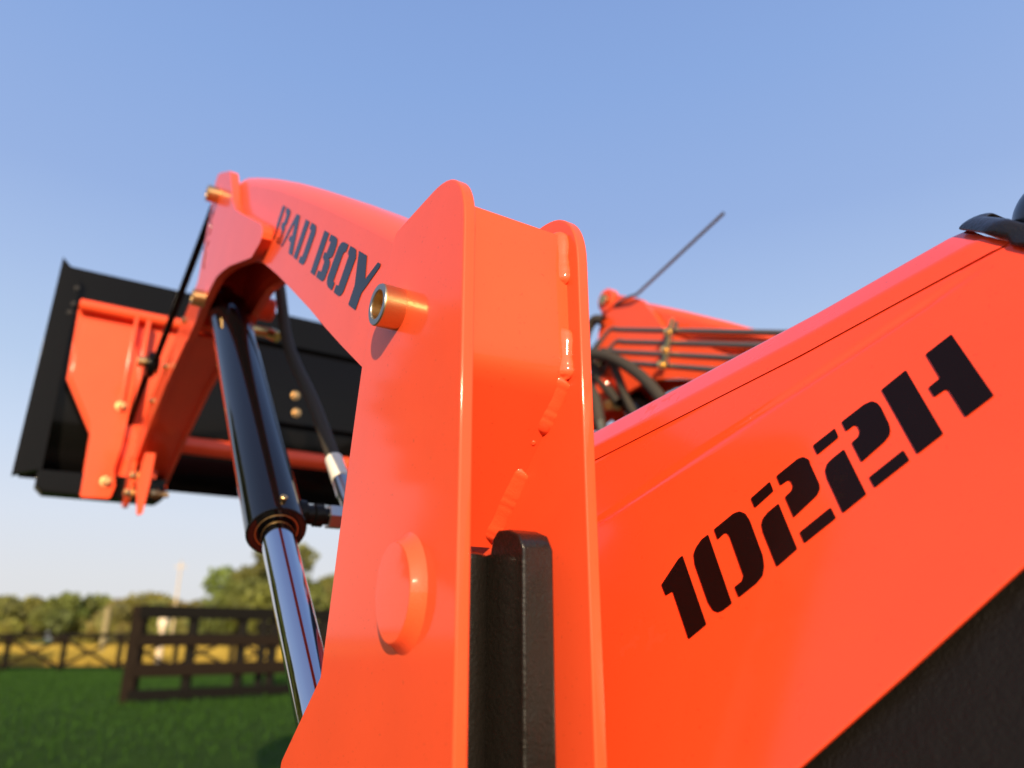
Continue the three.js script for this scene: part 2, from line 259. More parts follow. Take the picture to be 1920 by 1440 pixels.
// loader mast, left side: two plates, a bent web between them, pin, boss, welds, and the bracket of the tractor frame that it stands on
const mastSide = side => {
  const m = r => side ? 2 * MID - r : r, sg = side ? -1 : 1, mast = assembly('loader_mast', tractor, side ? 'right loader mast beyond the hood' : 'left loader mast of two upright plates and a bent web');
  const pts = [[0.4215, 0.347], [0.547, 0.342], [0.573, 0.300], [0.597, 0.262], [0.607, 0.237], [0.616, 0.19], [0.626, 0.137], [0.640, 0.05], [0.654, -0.031], [0.74, -0.105], [0.74, -0.42], [0.418, -0.42]], rads = [0.056, 0.006, 0, 0, 0.004, 0, 0, 0, 0, 0.004, 0.004, 0.004];
  part('side_plate', ext(pts, m(0.232), m(0.2418), 0.0014, rads, 3, 16), orange, mast, undefined, 0.75);
  part('side_plate', ext(pts.map(p => [p[0] - 0.006, p[1] - 0.006]), m(0.332), m(0.342), 0.0014, rads, 3, 16), orange, mast, undefined, 0.75);
  const web = [[0.431, 0.312], [0.429, 0.205], [0.4305, 0.192], [0.435, 0.183], [0.443, 0.174], [0.545, 0.072], [0.551, 0.078], [0.449, 0.180], [0.442, 0.188], [0.4385, 0.196], [0.438, 0.206], [0.440, 0.312]];
  part('web_plate', ext(web, m(0.2416), m(0.3322), 0, 0, 1), orange, mast, undefined, 0.75);
  const n1 = [-0.7, -0.7 * sg, 0], n2 = [-0.5, -0.5 * sg, -0.5];
  if (!side) {
    for (const [a, b, r] of [[[0.4330, 0.3265, 0.315], [0.4325, 0.3265, 0.268], 0.0066], [[0.4320, 0.3262, 0.229], [0.4315, 0.3262, 0.188], 0.0070]]) part('weld_bead', bead(a, b, r, n1, 0.3), castOrange, mast, undefined, 1.2);
    for (const [a, b, r] of [[[0.4335, 0.3262, 0.189], [0.4665, 0.3262, 0.1530], 0.0082], [[0.4905, 0.3262, 0.1285], [0.542, 0.3262, 0.077], 0.0086]]) part('weld_bead', bead(a, b, r, n2, 0.8), castOrange, mast, undefined, 1.2);
    for (const [a, b, r] of [[[0.4315, 0.244, 0.309], [0.4305, 0.244, 0.270], 0.0046], [[0.4305, 0.244, 0.226], [0.4305, 0.244, 0.19], 0.0046]]) part('weld_bead', bead(a, b, r, [-0.7, 0.7, 0]), castOrange, mast, undefined, 1.2);
    part('weld_spatter', [rod([0.4735, 0.327, 0.1485], [0.4705, 0.3255, 0.1455], 0.0022)], castOrange, mast);
  }
  // boss: a plug standing proud of the outer plate with a fillet weld round it
  const r0 = m(0.2325);
  part('boss', turned([0, r0, 0.0305], [0, r0 - sg, 0.0305], [[0.0425, -0.0004], [0.0408, 0.0010], [0.0385, 0.0036], [0.0364, 0.0064], [0.0352, 0.0090], [0.0340, 0.0104], [0.0332, 0.0106], [0, 0.0108]], 72).scale(1, 1, 0.84).translate(0, 0, -0.4945), castOrange, mast, undefined, 0.5);
  part('pivot_pin', turned([0.532, r0, 0.261], [0.532, r0 - sg, 0.261], [[0.0180, 0], [0.0180, 0.0187], [0.0174, 0.0195], [0.0128, 0.0195], [0.0122, 0.0189], [0.0120, 0.0042], [0, 0.004]], 64), brass, mast, 'yellow zinc pin collar standing out of the mast plate', 0.4);
  part('pin_rim', turned([0.532, r0 - 0.01945 * sg, 0.261], [0.532, r0 - sg, 0.261], [[0.0126, 0], [0.0128, 0.0006], [0.0173, 0.0006], [0.0176, 0]], 64), zincRim, mast, undefined, 0.4);
  part('grease_nipple', [turned([0.531, r0 - 0.003 * sg, 0.259], [0.531, r0 - sg, 0.259], [[0.0034, 0], [0.0034, 0.003], [0.0021, 0.0036], [0.0021, 0.0062], [0.0029, 0.0075], [0.0016, 0.0092], [0, 0.0094]], 16)], zincYellow, mast);
  const br = assembly('mounting_bracket', tractor, side ? undefined : 'black cast bracket standing between the two mast plates');
  part('bracket_plate', ext([[0.4265, -0.45], [0.4265, 0.058], [0.4325, 0.068], [0.445, 0.0725], [0.459, 0.0735], [0.466, 0.068], [0.469, 0.058], [0.505, 0.055], [0.512, 0.05], [0.512, -0.45]], m(0.2855), m(0.3115), 0.0022, 0, 3), blackCast, br, undefined, 0.75);
  part('bracket_post', turned([0.487, m(0.268), -0.45], [0.487, m(0.268), 1], [[0.0235, 0], [0.0235, 0.503], [0.0222, 0.5065], [0.019, 0.508], [0, 0.508]], 48), blackCast, br, undefined, 0.6);
};
mastSide(0); mastSide(1);

// loader arm: boom, knee plates, lower leg, with its pins, lettering, lift cylinder and tilt link
const BOOM_TOP = [[0.47, 0.300], [0.545, 0.353], [0.585, 0.381], [0.642, 0.421], [0.710, 0.468], [0.791, 0.523], [0.889, 0.588], [1.008, 0.665], [1.157, 0.757], [1.295, 0.838], [1.373, 0.882], [1.50, 0.93]];
const BOOM = [...BOOM_TOP.map(p => [p[0] + 0.0118, p[1] - 0.0184]), [1.588, 0.925], [1.588, 0.905], [1.50, 0.893], [1.385, 0.842], [1.30, 0.796], [1.17, 0.716], [1.13, 0.65],
  [1.10, 0.562], [1.006, 0.501], [0.912, 0.436], [0.832, 0.380], [0.765, 0.331], [0.707, 0.290], [0.653, 0.253], [0.56, 0.19], [0.49, 0.215]];
const BOOM_SIDE = [...BOOM.slice(0, BOOM_TOP.length), [1.60, 0.90], [1.62, 0.70], [1.495, 0.690], [1.40, 0.682], [1.30, 0.652], [1.20, 0.612], ...BOOM.slice(BOOM.findIndex(p => p[0] === 1.10))];
const KNEE = [[1.416, 0.908], [1.392, 0.873], [1.374, 0.850], [1.343, 0.800], [1.308, 0.765], [1.252, 0.727], [1.158, 0.668], [1.085, 0.622], [1.063, 0.604], [1.057, 0.592], [1.060, 0.583], [1.072, 0.578], [1.118, 0.575], [1.200, 0.604], [1.290, 0.636], [1.36, 0.655], [1.411, 0.665], [1.454, 0.662], [1.523, 0.652], [1.575, 0.637], [1.664, 0.617],
  [1.74, 0.682], [1.668, 0.705], [1.642, 0.716], [1.630, 0.772], [1.619, 0.833], [1.611, 0.884], [1.597, 0.920], [1.593, 0.960], [1.597, 0.980], [1.575, 0.992], [1.550, 0.983], [1.432, 0.920]];
const LEG = [[1.58, 0.672], [1.62, 0.656], [1.711, 0.633], [1.935, 0.594], [2.20, 0.515], [2.42, 0.435], [2.44, 0.40], [2.47, 0.40], [2.50, 0.43], [2.50, 0.475], [2.36, 0.565], [2.20, 0.628], [1.95, 0.690], [1.76, 0.735], [1.62, 0.78]];
const CY0 = [1.022, 0.287, 0.135], CY1 = [1.605, 0.287, 0.712];
const along = t => CY0.map((c, i) => c + (CY1[i] - c) * t / Math.hypot(CY1[0] - CY0[0], CY1[2] - CY0[2]));
for (const side of [0, 1]) {
  const m = r => side ? 2 * MID - r : r, sg = side ? -1 : 1, w = p => [p[0], m(p[1]), p[2]];
  const arm = assembly('loader_arm', tractor, side ? 'right loader arm beyond the hood, crossed by hydraulic tubes' : 'left loader arm lettered BAD BOY');
  part('boom', [ext(BOOM, m(0.2502), m(0.3238), 0), ext([[1.592, 0.90], [1.602, 0.918], [1.655, 0.79], [1.70, 0.66], [1.66, 0.66], [1.63, 0.785]], m(0.2462), m(0.3278), 0), ext(BOOM_SIDE, m(0.246), m(0.25), 0.0004, 0, 1), ext(BOOM_SIDE, m(0.324), m(0.328), 0.0004, 0, 1), grid(40, 30, (u, v) => {   // the top of the box section is rolled over at both corners
    const F = 0.47 + 1.03 * u, top = lerpTab(BOOM_TOP, F), q = 0.024, s = v * 30, a = Math.PI / 2;
    const [R, d] = s <= 13 ? [0.246 + q - q * Math.cos(a * s / 13), q * (1 - Math.sin(a * s / 13))] : s >= 17 ? [0.328 - q + q * Math.sin(a * (s - 17) / 13), q * (1 - Math.cos(a * (s - 17) / 13))] : [0.270 + 0.034 * (s - 13) / 4, 0];
    return [F + d * 0.54, m(R), top - d * 0.84];
  })], orange, arm, undefined, 0.6);
  if (!side) for (const [name, polys] of ARM_LETTERS) {
    const g = new THREE.ExtrudeGeometry(polys.map(q => rounded(q.map(p => [p[0] / 1e4, p[1] / 1e4]), 0.0008)), { depth: 0.0003, bevelEnabled: false, curveSegments: 4 });
    part(name, g.translate(0, 0, 0.2453).rotateY(Math.PI / 2), decalNavy, arm);
  }
  for (const [a, b] of [[0.2295, 0.2459], [0.3281, 0.3445]]) {
    part('knee_plate', ext(KNEE, m(a), m(b), 0.0012, 0, 2), orange, arm, undefined, 0.7);
    part('leg_plate', ext(LEG, m(a < 0.3 ? 0.2340 : 0.3275), m(a < 0.3 ? 0.2465 : 0.3400), 0.0012, 0, 2), orange, arm, undefined, 0.7);
  }
  part('leg_web', ext([[1.70, 0.648], [1.935, 0.606], [2.20, 0.527], [2.40, 0.455], [2.41, 0.463], [2.21, 0.536], [1.94, 0.615], [1.70, 0.657]], m(0.2473), m(0.3267), 0), orange, arm);
  for (const p of [[1.525, 0.910], [1.512, 0.658]]) part('hinge_pin', turned([p[0], m(0.2300), p[1]], [p[0], m(0.2300) - sg, p[1]], [[0.0175, 0], [0.0175, 0.0225], [0.016, 0.0245], [0.011, 0.0245], [0.0105, 0.020], [0, 0.020]], 32), brass, arm, undefined, 0.5);
  part('pin_boss', turned([1.565, m(0.337), 0.690], [1.565, m(0.337) + sg, 0.690], [[0.026, 0], [0.026, 0.042], [0.024, 0.045], [0, 0.045]], 32), orange, arm, undefined, 0.5);
  if (!side) part('ink_scribble', [hose([[1.595, 0.2290, 0.909], [1.560, 0.2290, 0.888], [1.569, 0.2290, 0.882], [1.594, 0.2290, 0.884], [1.560, 0.2290, 0.856], [1.566, 0.2290, 0.841], [1.592, 0.2290, 0.845]], 0.0012, 60, 5), hose([[1.560, 0.2290, 0.816], [1.584, 0.2290, 0.817], [1.610, 0.2290, 0.820], [1.580, 0.2290, 0.793], [1.589, 0.2290, 0.783], [1.573, 0.2290, 0.755]], 0.0012, 50, 5)], decalNavy, arm, undefined, 1.2);
  part('bolt', [...bolt([1.73, m(0.2345), 0.69], 0, -sg, 0.008, 0.012)], brass, arm);
  part('bolt', [...bolt([1.95, m(0.2345), 0.645], 0, -sg, 0.008, 0.012)], brass, arm);
  part('bolt', [...bolt([2.12, m(0.2345), 0.600], 0, -sg, 0.008, 0.012)], brass, arm);

  const cyl = assembly('lift_cylinder', tractor, side ? 'black lift cylinder of the far loader arm' : 'glossy black hydraulic lift cylinder with a chrome rod');
  const L = Math.hypot(CY1[0] - CY0[0], CY1[2] - CY0[2]);
  part('barrel', turned(w(CY0), w(CY1), [[0.0375, 0.0005], [0.0392, 0.001], [0.0400, 0.0025], [0.0400, L - 0.06], [0.036, L - 0.045], [0.022, L - 0.03], [0.022, L + 0.02], [0, L + 0.02]], 80), blackGloss, cyl, undefined, 0.5);
  part('gland', turned(w(CY0), w(CY1), [[0.0232, 0.012], [0.0236, 0.0022], [0.0285, 0.0018], [0.0292, 0.0004], [0.0372, 0.0002], [0.0376, 0.004]], 72), blackGloss, cyl, undefined, 0.4);
  part('wiper_ring', turned(w(CY0), w(CY1), [[0.0268, 0.0016], [0.0272, 0.0004], [0.0284, 0.0004], [0.0288, 0.0016]], 64), brass, cyl, undefined, 0.4);
  part('piston_rod', turned(w(along(-0.5)), w(along(0)), [[0.0222, 0], [0.0222, 0.52]], 64), chrome, cyl, undefined, 1.2);
  part('rod_eye', turned([0.668, m(0.25), -0.22], [0.668, m(0.25) + sg, -0.22], [[0.0, 0], [0.034, 0], [0.034, 0.074], [0, 0.074]], 32), blackPaint, cyl);
  const q = along(0.045);
  part('port', [turned([q[0], m(0.322), q[2]], [q[0], m(0.322) + sg, q[2]], [[0.021, 0], [0.020, 0.010], [0.0135, 0.013], [0.0135, 0.022], [0.016, 0.024], [0.016, 0.036], [0.012, 0.038], [0.012, 0.05], [0, 0.05]], 24)], blackPaint, cyl, undefined, 0.5);
  part('port_nut', [turned([q[0], m(0.366), q[2]], [q[0], m(0.366) + sg, q[2]], [[0, 0], [0.0165, 0], [0.0178, 0.002], [0.0178, 0.022], [0.016, 0.024], [0.0135, 0.026], [0.0135, 0.04], [0, 0.04]], 6)], steel, cyl);
  part('bleed_screw', [rod([along(0.02)[0] - 0.029, m(0.287), along(0.02)[2] + 0.028], [along(0.02)[0] - 0.033, m(0.287), along(0.02)[2] + 0.032], 0.005)], brass, cyl);
  const hs = assembly('hydraulic_hose', tractor, side ? undefined : 'black hydraulic hose beside the lift cylinder');
  part('hose', hose([[1.60, 0.352, 0.765], [1.575, 0.362, 0.80], [1.535, 0.372, 0.770], [1.43, 0.385, 0.571], [1.249, 0.395, 0.390], [1.128, 0.402, 0.254]].map(w), 0.0115), rubber, hs, undefined, 1.2);
  part('sleeve', rod(w([1.146, 0.4012, 0.274]), w([1.110, 0.4025, 0.234]), 0.0142), labelWhite, hs, 'white printed sleeve round the hose', 0.6);
  part('crimp', [turned(w([1.111, 0.4025, 0.235]), w([1.068, 0.403, 0.187]), [[0.0125, 0], [0.0135, 0.004], [0.0135, 0.04], [0.011, 0.043], [0.011, 0.062], [0, 0.062]], 20), hose([[1.07, 0.403, 0.19], [1.055, 0.402, 0.172], [1.052, 0.395, 0.168]].map(w), 0.0105, 12)], steel, hs, undefined, 0.8);
  part('elbow', [rod(w([1.545, 0.335, 0.628]), w([1.545, 0.385, 0.628]), 0.011), rod(w([1.545, 0.375, 0.628]), w([1.53, 0.39, 0.617]), 0.0125)], zincYellow, hs);

  const link = assembly('tilt_link', tractor, side ? undefined : 'thin black tilt link between the knee and the bucket');
  part('link_bar', rod(w([1.650, 0.2427, 0.956]), w([2.14, 0.2216, 0.706]), 0.0085), blackPaint, link);
  part('link_bar', rod(w([2.15, 0.214, 0.710]), w([2.50, 0.205, 0.535]), 0.0095), blackPaint, link);
  part('link_joint', turned(w([2.155, 0.20, 0.712]), [2.155, m(0.2) + sg, 0.712], [[0, 0], [0.018, 0], [0.034, 0.006], [0.036, 0.012], [0.036, 0.026], [0.022, 0.028], [0.022, 0.036], [0, 0.036]], 28), blackPaint, link, undefined, 0.5);
  part('link_joint', turned(w([2.48, 0.185, 0.505]), [2.48, m(0.185) + sg, 0.505], [[0, 0], [0.024, 0], [0.026, 0.004], [0.026, 0.04], [0, 0.04]], 28), blackPaint, link, undefined, 0.5);
  part('link_pin', rod(w([2.155, 0.182, 0.716]), w([2.155, 0.201, 0.716]), 0.0155), brass, link);
  part('link_pin', rod(w([2.155, 0.236, 0.700]), w([2.155, 0.214, 0.700]), 0.014), brass, link);
  part('link_pin', rod(w([2.48, 0.168, 0.508]), w([2.48, 0.186, 0.508]), 0.017), brass, link);

  // quick-attach frame on the end of the leg
  const at = assembly('attach_frame', tractor, side ? undefined : 'orange quick attach frame carrying the bucket');
  const wr = pts => pts.map(p => [m(p[0]), p[1]]);
  part('back_plate', face(wr([[0.024, 0.925], [0.30, 0.925], [0.30, 0.40], [0.115, 0.40], [0.112, 0.55], [0.030, 0.70]]), 2.372, 2.386), orange, at);
  part('face_plate', face(wr([[0.046, 0.868], [0.176, 0.868], [0.205, 0.757], [0.196, 0.52], [0.186, 0.45], [0.197, 0.405], [0.189, 0.367], [0.115, 0.364], [0.114, 0.517], [0.108, 0.57], [0.036, 0.706], [0.038, 0.76]]), 2.338, 2.349, 0.0015, 0.008), orange, at, undefined, 0.7);
  part('top_bar', rod(w([2.348, 0.024, 0.921]), w([2.348, 0.37, 0.921]), 0.017, 0.004), orange, at, undefined, 0.7);
  part('rib', face(wr([[0.172, 0.91], [0.180, 0.91], [0.180, 0.62], [0.172, 0.62]]), 2.325, 2.375), orange, at);
  part('rib', face(wr([[0.204, 0.905], [0.214, 0.905], [0.214, 0.62], [0.204, 0.62]]), 2.32, 2.375), orange, at);
  for (const [R, U] of [[0.176, 0.633], [0.171, 0.413]]) part('bolt', bolt([2.338, m(R), U], -1, 0, 0.011, 0.017), brass, at);
  part('pivot_lug', ext([[2.28, 0.47], [2.37, 0.50], [2.39, 0.36], [2.32, 0.34], [2.26, 0.38]], m(0.222), m(0.234), 0.001, 0.015), orange, at);
  part('latch_lever', [face(wr([[0.243, 0.476], [0.268, 0.478], [0.266, 0.400], [0.259, 0.312], [0.2465, 0.308], [0.233, 0.390]]), 2.195, 2.207, 0.001, 0.004), rod(w([2.2, 0.254, 0.465]), w([2.36, 0.254, 0.465]), 0.009)], orange, at, side ? undefined : 'orange latch lever hanging below the attach frame');
  for (const [F, R, U] of [[2.215, 0.236, 0.413], [2.215, 0.229, 0.367], [2.3, 0.30, 0.385]]) part('bolt', [...bolt([F, m(R), U], -0.3, -sg, 0.011, 0.02), rod([F, m(R), U], [F, m(R + 0.03), U], 0.008)], brass, at);
}
part('cross_tube', [rod([2.345, 0.33, 0.545], [2.345, 2 * MID - 0.33, 0.545], 0.026)], orange, tractor, 'orange cross tube joining the two loader legs', 0.8);

// hydraulic tubes clamped along the inner face of the right arm, their hoses, the level indicator rod
const bend = (a, c, d) => [a, [c[0] + (a[0] - c[0]) * 0.3, c[1] + (a[1] - c[1]) * 0.3, c[2] + (a[2] - c[2]) * 0.3], [c[0] + (d[0] - c[0]) * 0.03, c[1], c[2] + (d[2] - c[2]) * 0.03], [c[0] + (d[0] - c[0]) * 0.08, c[1], c[2] + (d[2] - c[2]) * 0.08], [(c[0] + d[0]) / 2, d[1], (c[2] + d[2]) / 2], d];
for (const q of [bend([1.70, 1.345, 0.74], [1.575, 1.362, 0.876], [0.85, 1.362, 0.607]), bend([1.69, 1.345, 0.69], [1.553, 1.362, 0.829], [0.85, 1.362, 0.576]), bend([1.69, 1.34, 0.66], [1.585, 1.362, 0.809], [0.85, 1.362, 0.54]), bend([1.69, 1.335, 0.62], [1.58, 1.362, 0.776], [0.85, 1.362, 0.505])])
  part('hydraulic_tube', hose(q, 0.0075, 90, 12), tubeGrey, tractor, undefined, 1.2);
{
  const c = assembly('tube_clamp', tractor, 'yellow zinc clamp holding the four hydraulic tubes');
  part('clamp_strap', [ext([[1.288, 0.805], [1.302, 0.800], [1.345, 0.676], [1.331, 0.671]], 1.344, 1.349, 0.0008, 0.004)], zincYellow, c);
  part('clamp_block', [ext([[1.296, 0.800], [1.322, 0.790], [1.356, 0.700], [1.330, 0.690]], 1.350, 1.374, 0.002)], tubeGrey, c);
  for (const [F, U] of [[1.310, 0.768], [1.326, 0.722], [1.343, 0.686]]) part('bolt', [...bolt([F, 1.344, U], -0.5, -1, 0.0075, 0.016)], zincYellow, c);
  for (const q of [[[1.78, 1.30, 0.70], [1.66, 1.30, 0.79], [1.53, 1.30, 0.765], [1.38, 1.30, 0.66], [1.20, 1.28, 0.45]], [[1.80, 1.24, 0.66], [1.68, 1.24, 0.71], [1.58, 1.23, 0.70], [1.48, 1.22, 0.62], [1.44, 1.21, 0.52], [1.38, 1.2, 0.46]]])
    part('supply_hose', hose(q, 0.016, 60, 14), rubber, tractor, undefined, 1.2);
  part('hose_end', hose([[1.47, 1.217, 0.60], [1.445, 1.21, 0.535], [1.41, 1.2, 0.49], [1.36, 1.19, 0.47]], 0.0125, 24), zincYellow, tractor, undefined, 1.2);
  part('level_rod', hose([[1.089, 1.345, 1.017], [1.25, 1.345, 0.972], [1.385, 1.345, 0.934], [1.42, 1.345, 0.925], [1.455, 1.346, 0.930], [1.53, 1.356, 0.937]], 0.0045, 60, 10), tubeGrey, tractor, 'thin level rod rising from the far loader knee', 1.2);
  part('lug_pin', rod([1.565, 1.34, 0.965], [1.565, 1.372, 0.965], 0.0165), zincYellow, tractor);
  part('supply_hose', hose([[1.50, 1.33, 0.62], [1.60, 1.335, 0.74], [1.655, 1.34, 0.86], [1.615, 1.345, 0.915], [1.57, 1.35, 0.90]], 0.015, 50, 14), rubber, tractor, undefined, 1.2);
  part('hose_fitting', [rod([1.655, 1.33, 0.935], [1.69, 1.33, 0.945], 0.014)], zincYellow, tractor);
  part('knee_lug', [turned([1.565, 1.374, 0.965], [1.565, 1.35, 0.965], [[0.0, 0], [0.036, 0], [0.036, 0.02], [0.034, 0.022], [0.02, 0.022], [0.02, 0.016], [0, 0.016]], 32)], orange, tractor);
}

// ------------------------------------------------------------ the bucket
const bucket = machine('loader_bucket', 2.5, MID, 0.37, 'black steel loader bucket at the end of the orange arms', 'bucket');
{
  const BL = -0.037, BR = 2 * MID + 0.037;
  const P0 = [[2.475, 1.066], [2.440, 0.935], [2.430, 0.70], [2.458, 0.50], [2.50, 0.430], [2.72, 0.520], [3.00, 0.640]], P1 = [[2.997, 0.647], [2.717, 0.528], [2.506, 0.440], [2.467, 0.505], [2.439, 0.70], [2.449, 0.935], [2.484, 1.066]];
  part('back_sheet', ext([...P0, ...P1], BL + 0.008, BR - 0.008, 0), blackPaint, bucket, undefined, 0.5);
  for (const [a, b] of [[BL, BL + 0.008], [BR - 0.008, BR]]) part('side_sheet', ext([...P0, [2.80, 1.02]], a, b, 0.001), blackPaint, bucket);
  part('top_strip', face([[BL, 1.066], [BR, 1.066], [BR, 0.955], [BL, 0.955]], 2.425, 2.437), blackPaint, bucket);
  part('corner_post', face([[BL - 0.004, 1.075], [0.016, 1.02], [0.016, 0.44], [BL - 0.014, 0.418]], 2.39, 2.424), blackPaint, bucket);
  part('lower_bar', face([[0.006, 0.432], [0.326, 0.437], [0.326, 0.382], [0.312, 0.371], [0.026, 0.371], [0.006, 0.39]], 2.352, 2.43, 0.003), blackPaint, bucket);
  part('stiffener', face([[0.52, 0.790], [1.20, 0.790], [1.20, 0.672], [0.52, 0.672]], 2.398, 2.43, 0.003), blackPaint, bucket, 'flat stiffener bolted across the back of the bucket');
  for (const [R, U] of [[0.689, 0.772], [0.698, 0.713]]) part('bolt', bolt([2.398, R, U], -1, 0, 0.0105, 0.014), brass, bucket);
  for (const [R, U] of [[0.010, 0.985], [0.010, 0.935], [0.004, 0.905]]) part('bolt', bolt([2.39, R, U], -1, 0, 0.0055, 0.006), blackCast, bucket);
  part('hanger_hole', turned([2.4245, 0.199, 0.957], [2.42, 0.199, 0.957], [[0, 0], [0.012, 0], [0.012, 0.001], [0, 0.001]], 24), orange, bucket);
}
// ------------------------------------------------------------ ground and background (world coordinates: x right, z towards the viewer)
const grassTex = tex(512, i => { const n = 0.5 * N1[i] + 0.5 * N2[i]; return [0.10 + 0.15 * n, 0.17 + 0.19 * n, 0.02 + 0.05 * n]; }, 1.6, true);
const fieldTex = tex(512, i => { const n = 0.6 * N3[i] + 0.4 * N2[i]; return [0.58 + 0.24 * n, 0.50 + 0.20 * n, 0.20 + 0.10 * n]; }, 7, true);
function sheet(x0, x1, z0, z1, y) { const g = new THREE.PlaneGeometry(x1 - x0, z1 - z0); g.rotateX(-Math.PI / 2); g.translate((x0 + x1) / 2, y, (z0 + z1) / 2); const p = g.attributes.position, u = g.attributes.uv; for (let i = 0; i < p.count; i++) u.setXY(i, p.getX(i), p.getZ(i)); return g; }
structure('lawn', sheet(-600, 600, -700, 200, 0), P({ map: grassTex, roughness: 0.95, specularIntensity: 0.15, bumpMap: grain, bumpScale: 0.004 }));
const gravelTex = tex(512, i => { const n = 0.3 * N1[i] + 0.7 * N2[(i * 5) % 262144]; return [0.33 + 0.22 * n, 0.27 + 0.18 * n, 0.21 + 0.15 * n]; }, 1.1, true);
{ const g = new THREE.CircleGeometry(5.0, 72); g.rotateX(-Math.PI / 2); g.translate(0.4, 0.012, -0.2); const p = g.attributes.position, u = g.attributes.uv; for (let i = 0; i < p.count; i++) u.setXY(i, p.getX(i), p.getZ(i)); structure('gravel_yard', g, P({ map: gravelTex, roughness: 0.95, bumpMap: grain, bumpScale: 0.006 })); }
structure('field', sheet(-400, 400, -118, -25.5, 0.06), P({ map: fieldTex, roughness: 0.95 }));
function clumps(name, label, category, n, place, h0, h1, wdt, mat, group) {       // many blades as one sheet of stuff
  const pos = [], idx = [];
  for (let i = 0; i < n; i++) {
    const [x, y, z] = place(), a = rnd() * 6.283, h = rr(h0, h1), lx = rr(-0.5, 0.5) * h, lz = rr(-0.5, 0.5) * h, dx = Math.cos(a) * wdt, dz = Math.sin(a) * wdt, b = pos.length / 3;
    pos.push(x - dx, y, z - dz, x + dx, y, z + dz, x + lx * 0.4 + dx * 0.7, y + h * 0.6, z + lz * 0.4 + dz * 0.7, x + lx, y + h, z + lz); idx.push(b, b + 1, b + 2, b, b + 2, b + 3);
  }
  const g = new THREE.BufferGeometry(); g.setAttribute('position', new THREE.Float32BufferAttribute(pos, 3)); g.setIndex(idx); g.computeVertexNormals();
  const o = new THREE.Mesh(g, mat); o.name = numbered(name); o.castShadow = o.receiveShadow = true; scene.add(o); return tag(o, label, category, group, 'stuff');
}
const leafMat = c => P({ color: c, roughness: 0.8, specularIntensity: 0.25, transmission: 0.35, thickness: 0, side: THREE.DoubleSide });
clumps('grass', 'green lawn grass growing this side of the cross-braced fence', 'grass', 42000, () => { const d = 5.5 + 18 * Math.sqrt(rnd()); return [-d * rr(0.15, 0.78), 0, -d]; }, 0.03, 0.10, 0.006, leafMat(rgb(0.03, 0.085, 0.008)));
clumps('dry_grass', 'tall dry yellow grass in the field behind the fences', 'grass', 30000, () => { const d = 26 + 60 * rnd() ** 1.6; return [-d * rr(0.15, 0.8), 0.05, -d]; }, 0.15, 0.42, 0.02, leafMat(rgb(0.50, 0.36, 0.065)));

const fenceBlack = P({ color: rgb(0.007, 0.006, 0.005), roughness: 0.6, specularIntensity: 0.15, bumpMap: wobble, bumpScale: 0.002 });
const fenceBrown = P({ color: rgb(0.014, 0.009, 0.006), roughness: 0.75, specularIntensity: 0.15, bumpMap: wobble, bumpScale: 0.003 });
const paleWood = P({ color: rgb(0.52, 0.41, 0.26), roughness: 0.85, bumpMap: wobble, bumpScale: 0.004 });
function place(name, x, z, label, category, group) { const o = new THREE.Group(); o.name = numbered(name); o.position.set(x, 0, z); scene.add(o); org.set(o, new THREE.Vector3(x, 0, z)); return tag(o, label, category, group); }
function beam(a, b, w, h) {                        // a sawn board or post from a to b (world points), w thick, h wide
  const A = new THREE.Vector3(...a), B = new THREE.Vector3(...b), L = A.distanceTo(B), g = new RoundedBoxGeometry(w, h, L, 1, Math.min(w, h) * 0.12);
  g.lookAt(B.clone().sub(A)); return g.translate((A.x + B.x) / 2, (A.y + B.y) / 2, (A.z + B.z) / 2);
}
const post = (x, z, h, w, m, o) => part('post', beam([x, 0, z], [x, h, z], w, w), m, o);
// the near board fence: a corner post, then a run to the right
{
  const o = place('board_fence', -5.5, -11.6, 'near black board fence with corner post and three wide rails', 'fence');
  const at = (px, d) => { const k = (px - 960) / 1400; return [k * d * 1.056, -d]; };    // along the run
  const ps = [[-5.56, -11.7], [-4.95, -12.2], [-4.35, -12.7], [-3.95, -13.05], [-3.2, -13.6], [-2.4, -14.3]];
  ps.forEach(([x, z], i) => post(x, z, 1.37, i ? 0.13 : 0.19, i ? fenceBlack : fenceBrown, o));
  const a = ps[0], b = ps[ps.length - 1], off = [0.05, 0.075];
  for (const [y, h, m] of [[1.28, 0.19, fenceBlack], [0.87, 0.16, fenceBrown], [0.46, 0.19, fenceBrown], [0.12, 0.15, fenceBlack]]) part('rail', beam([a[0] + off[0], y, a[1] + off[1] + 0.06], [b[0] + off[0], y, b[1] + off[1]], 0.035, h), m, o);
}
{
  const o = place('board_fence', -4.2, -15.2, 'further black board fence seen through the near one', 'fence');
  const ps = [[-5.75, -15.0], [-4.9, -15.5], [-3.9, -16.1], [-2.9, -16.7]];
  for (const [x, z] of ps.slice(1)) post(x, z, 1.45, 0.13, fenceBlack, o);
  for (const [y, h] of [[1.36, 0.16], [1.12, 0.14], [0.82, 0.15], [0.40, 0.15]]) part('rail', beam([ps[1][0] - 0.1, y, ps[1][1] + 0.09], [ps[3][0], y, ps[3][1] + 0.09], 0.035, h), fenceBlack, o);
}
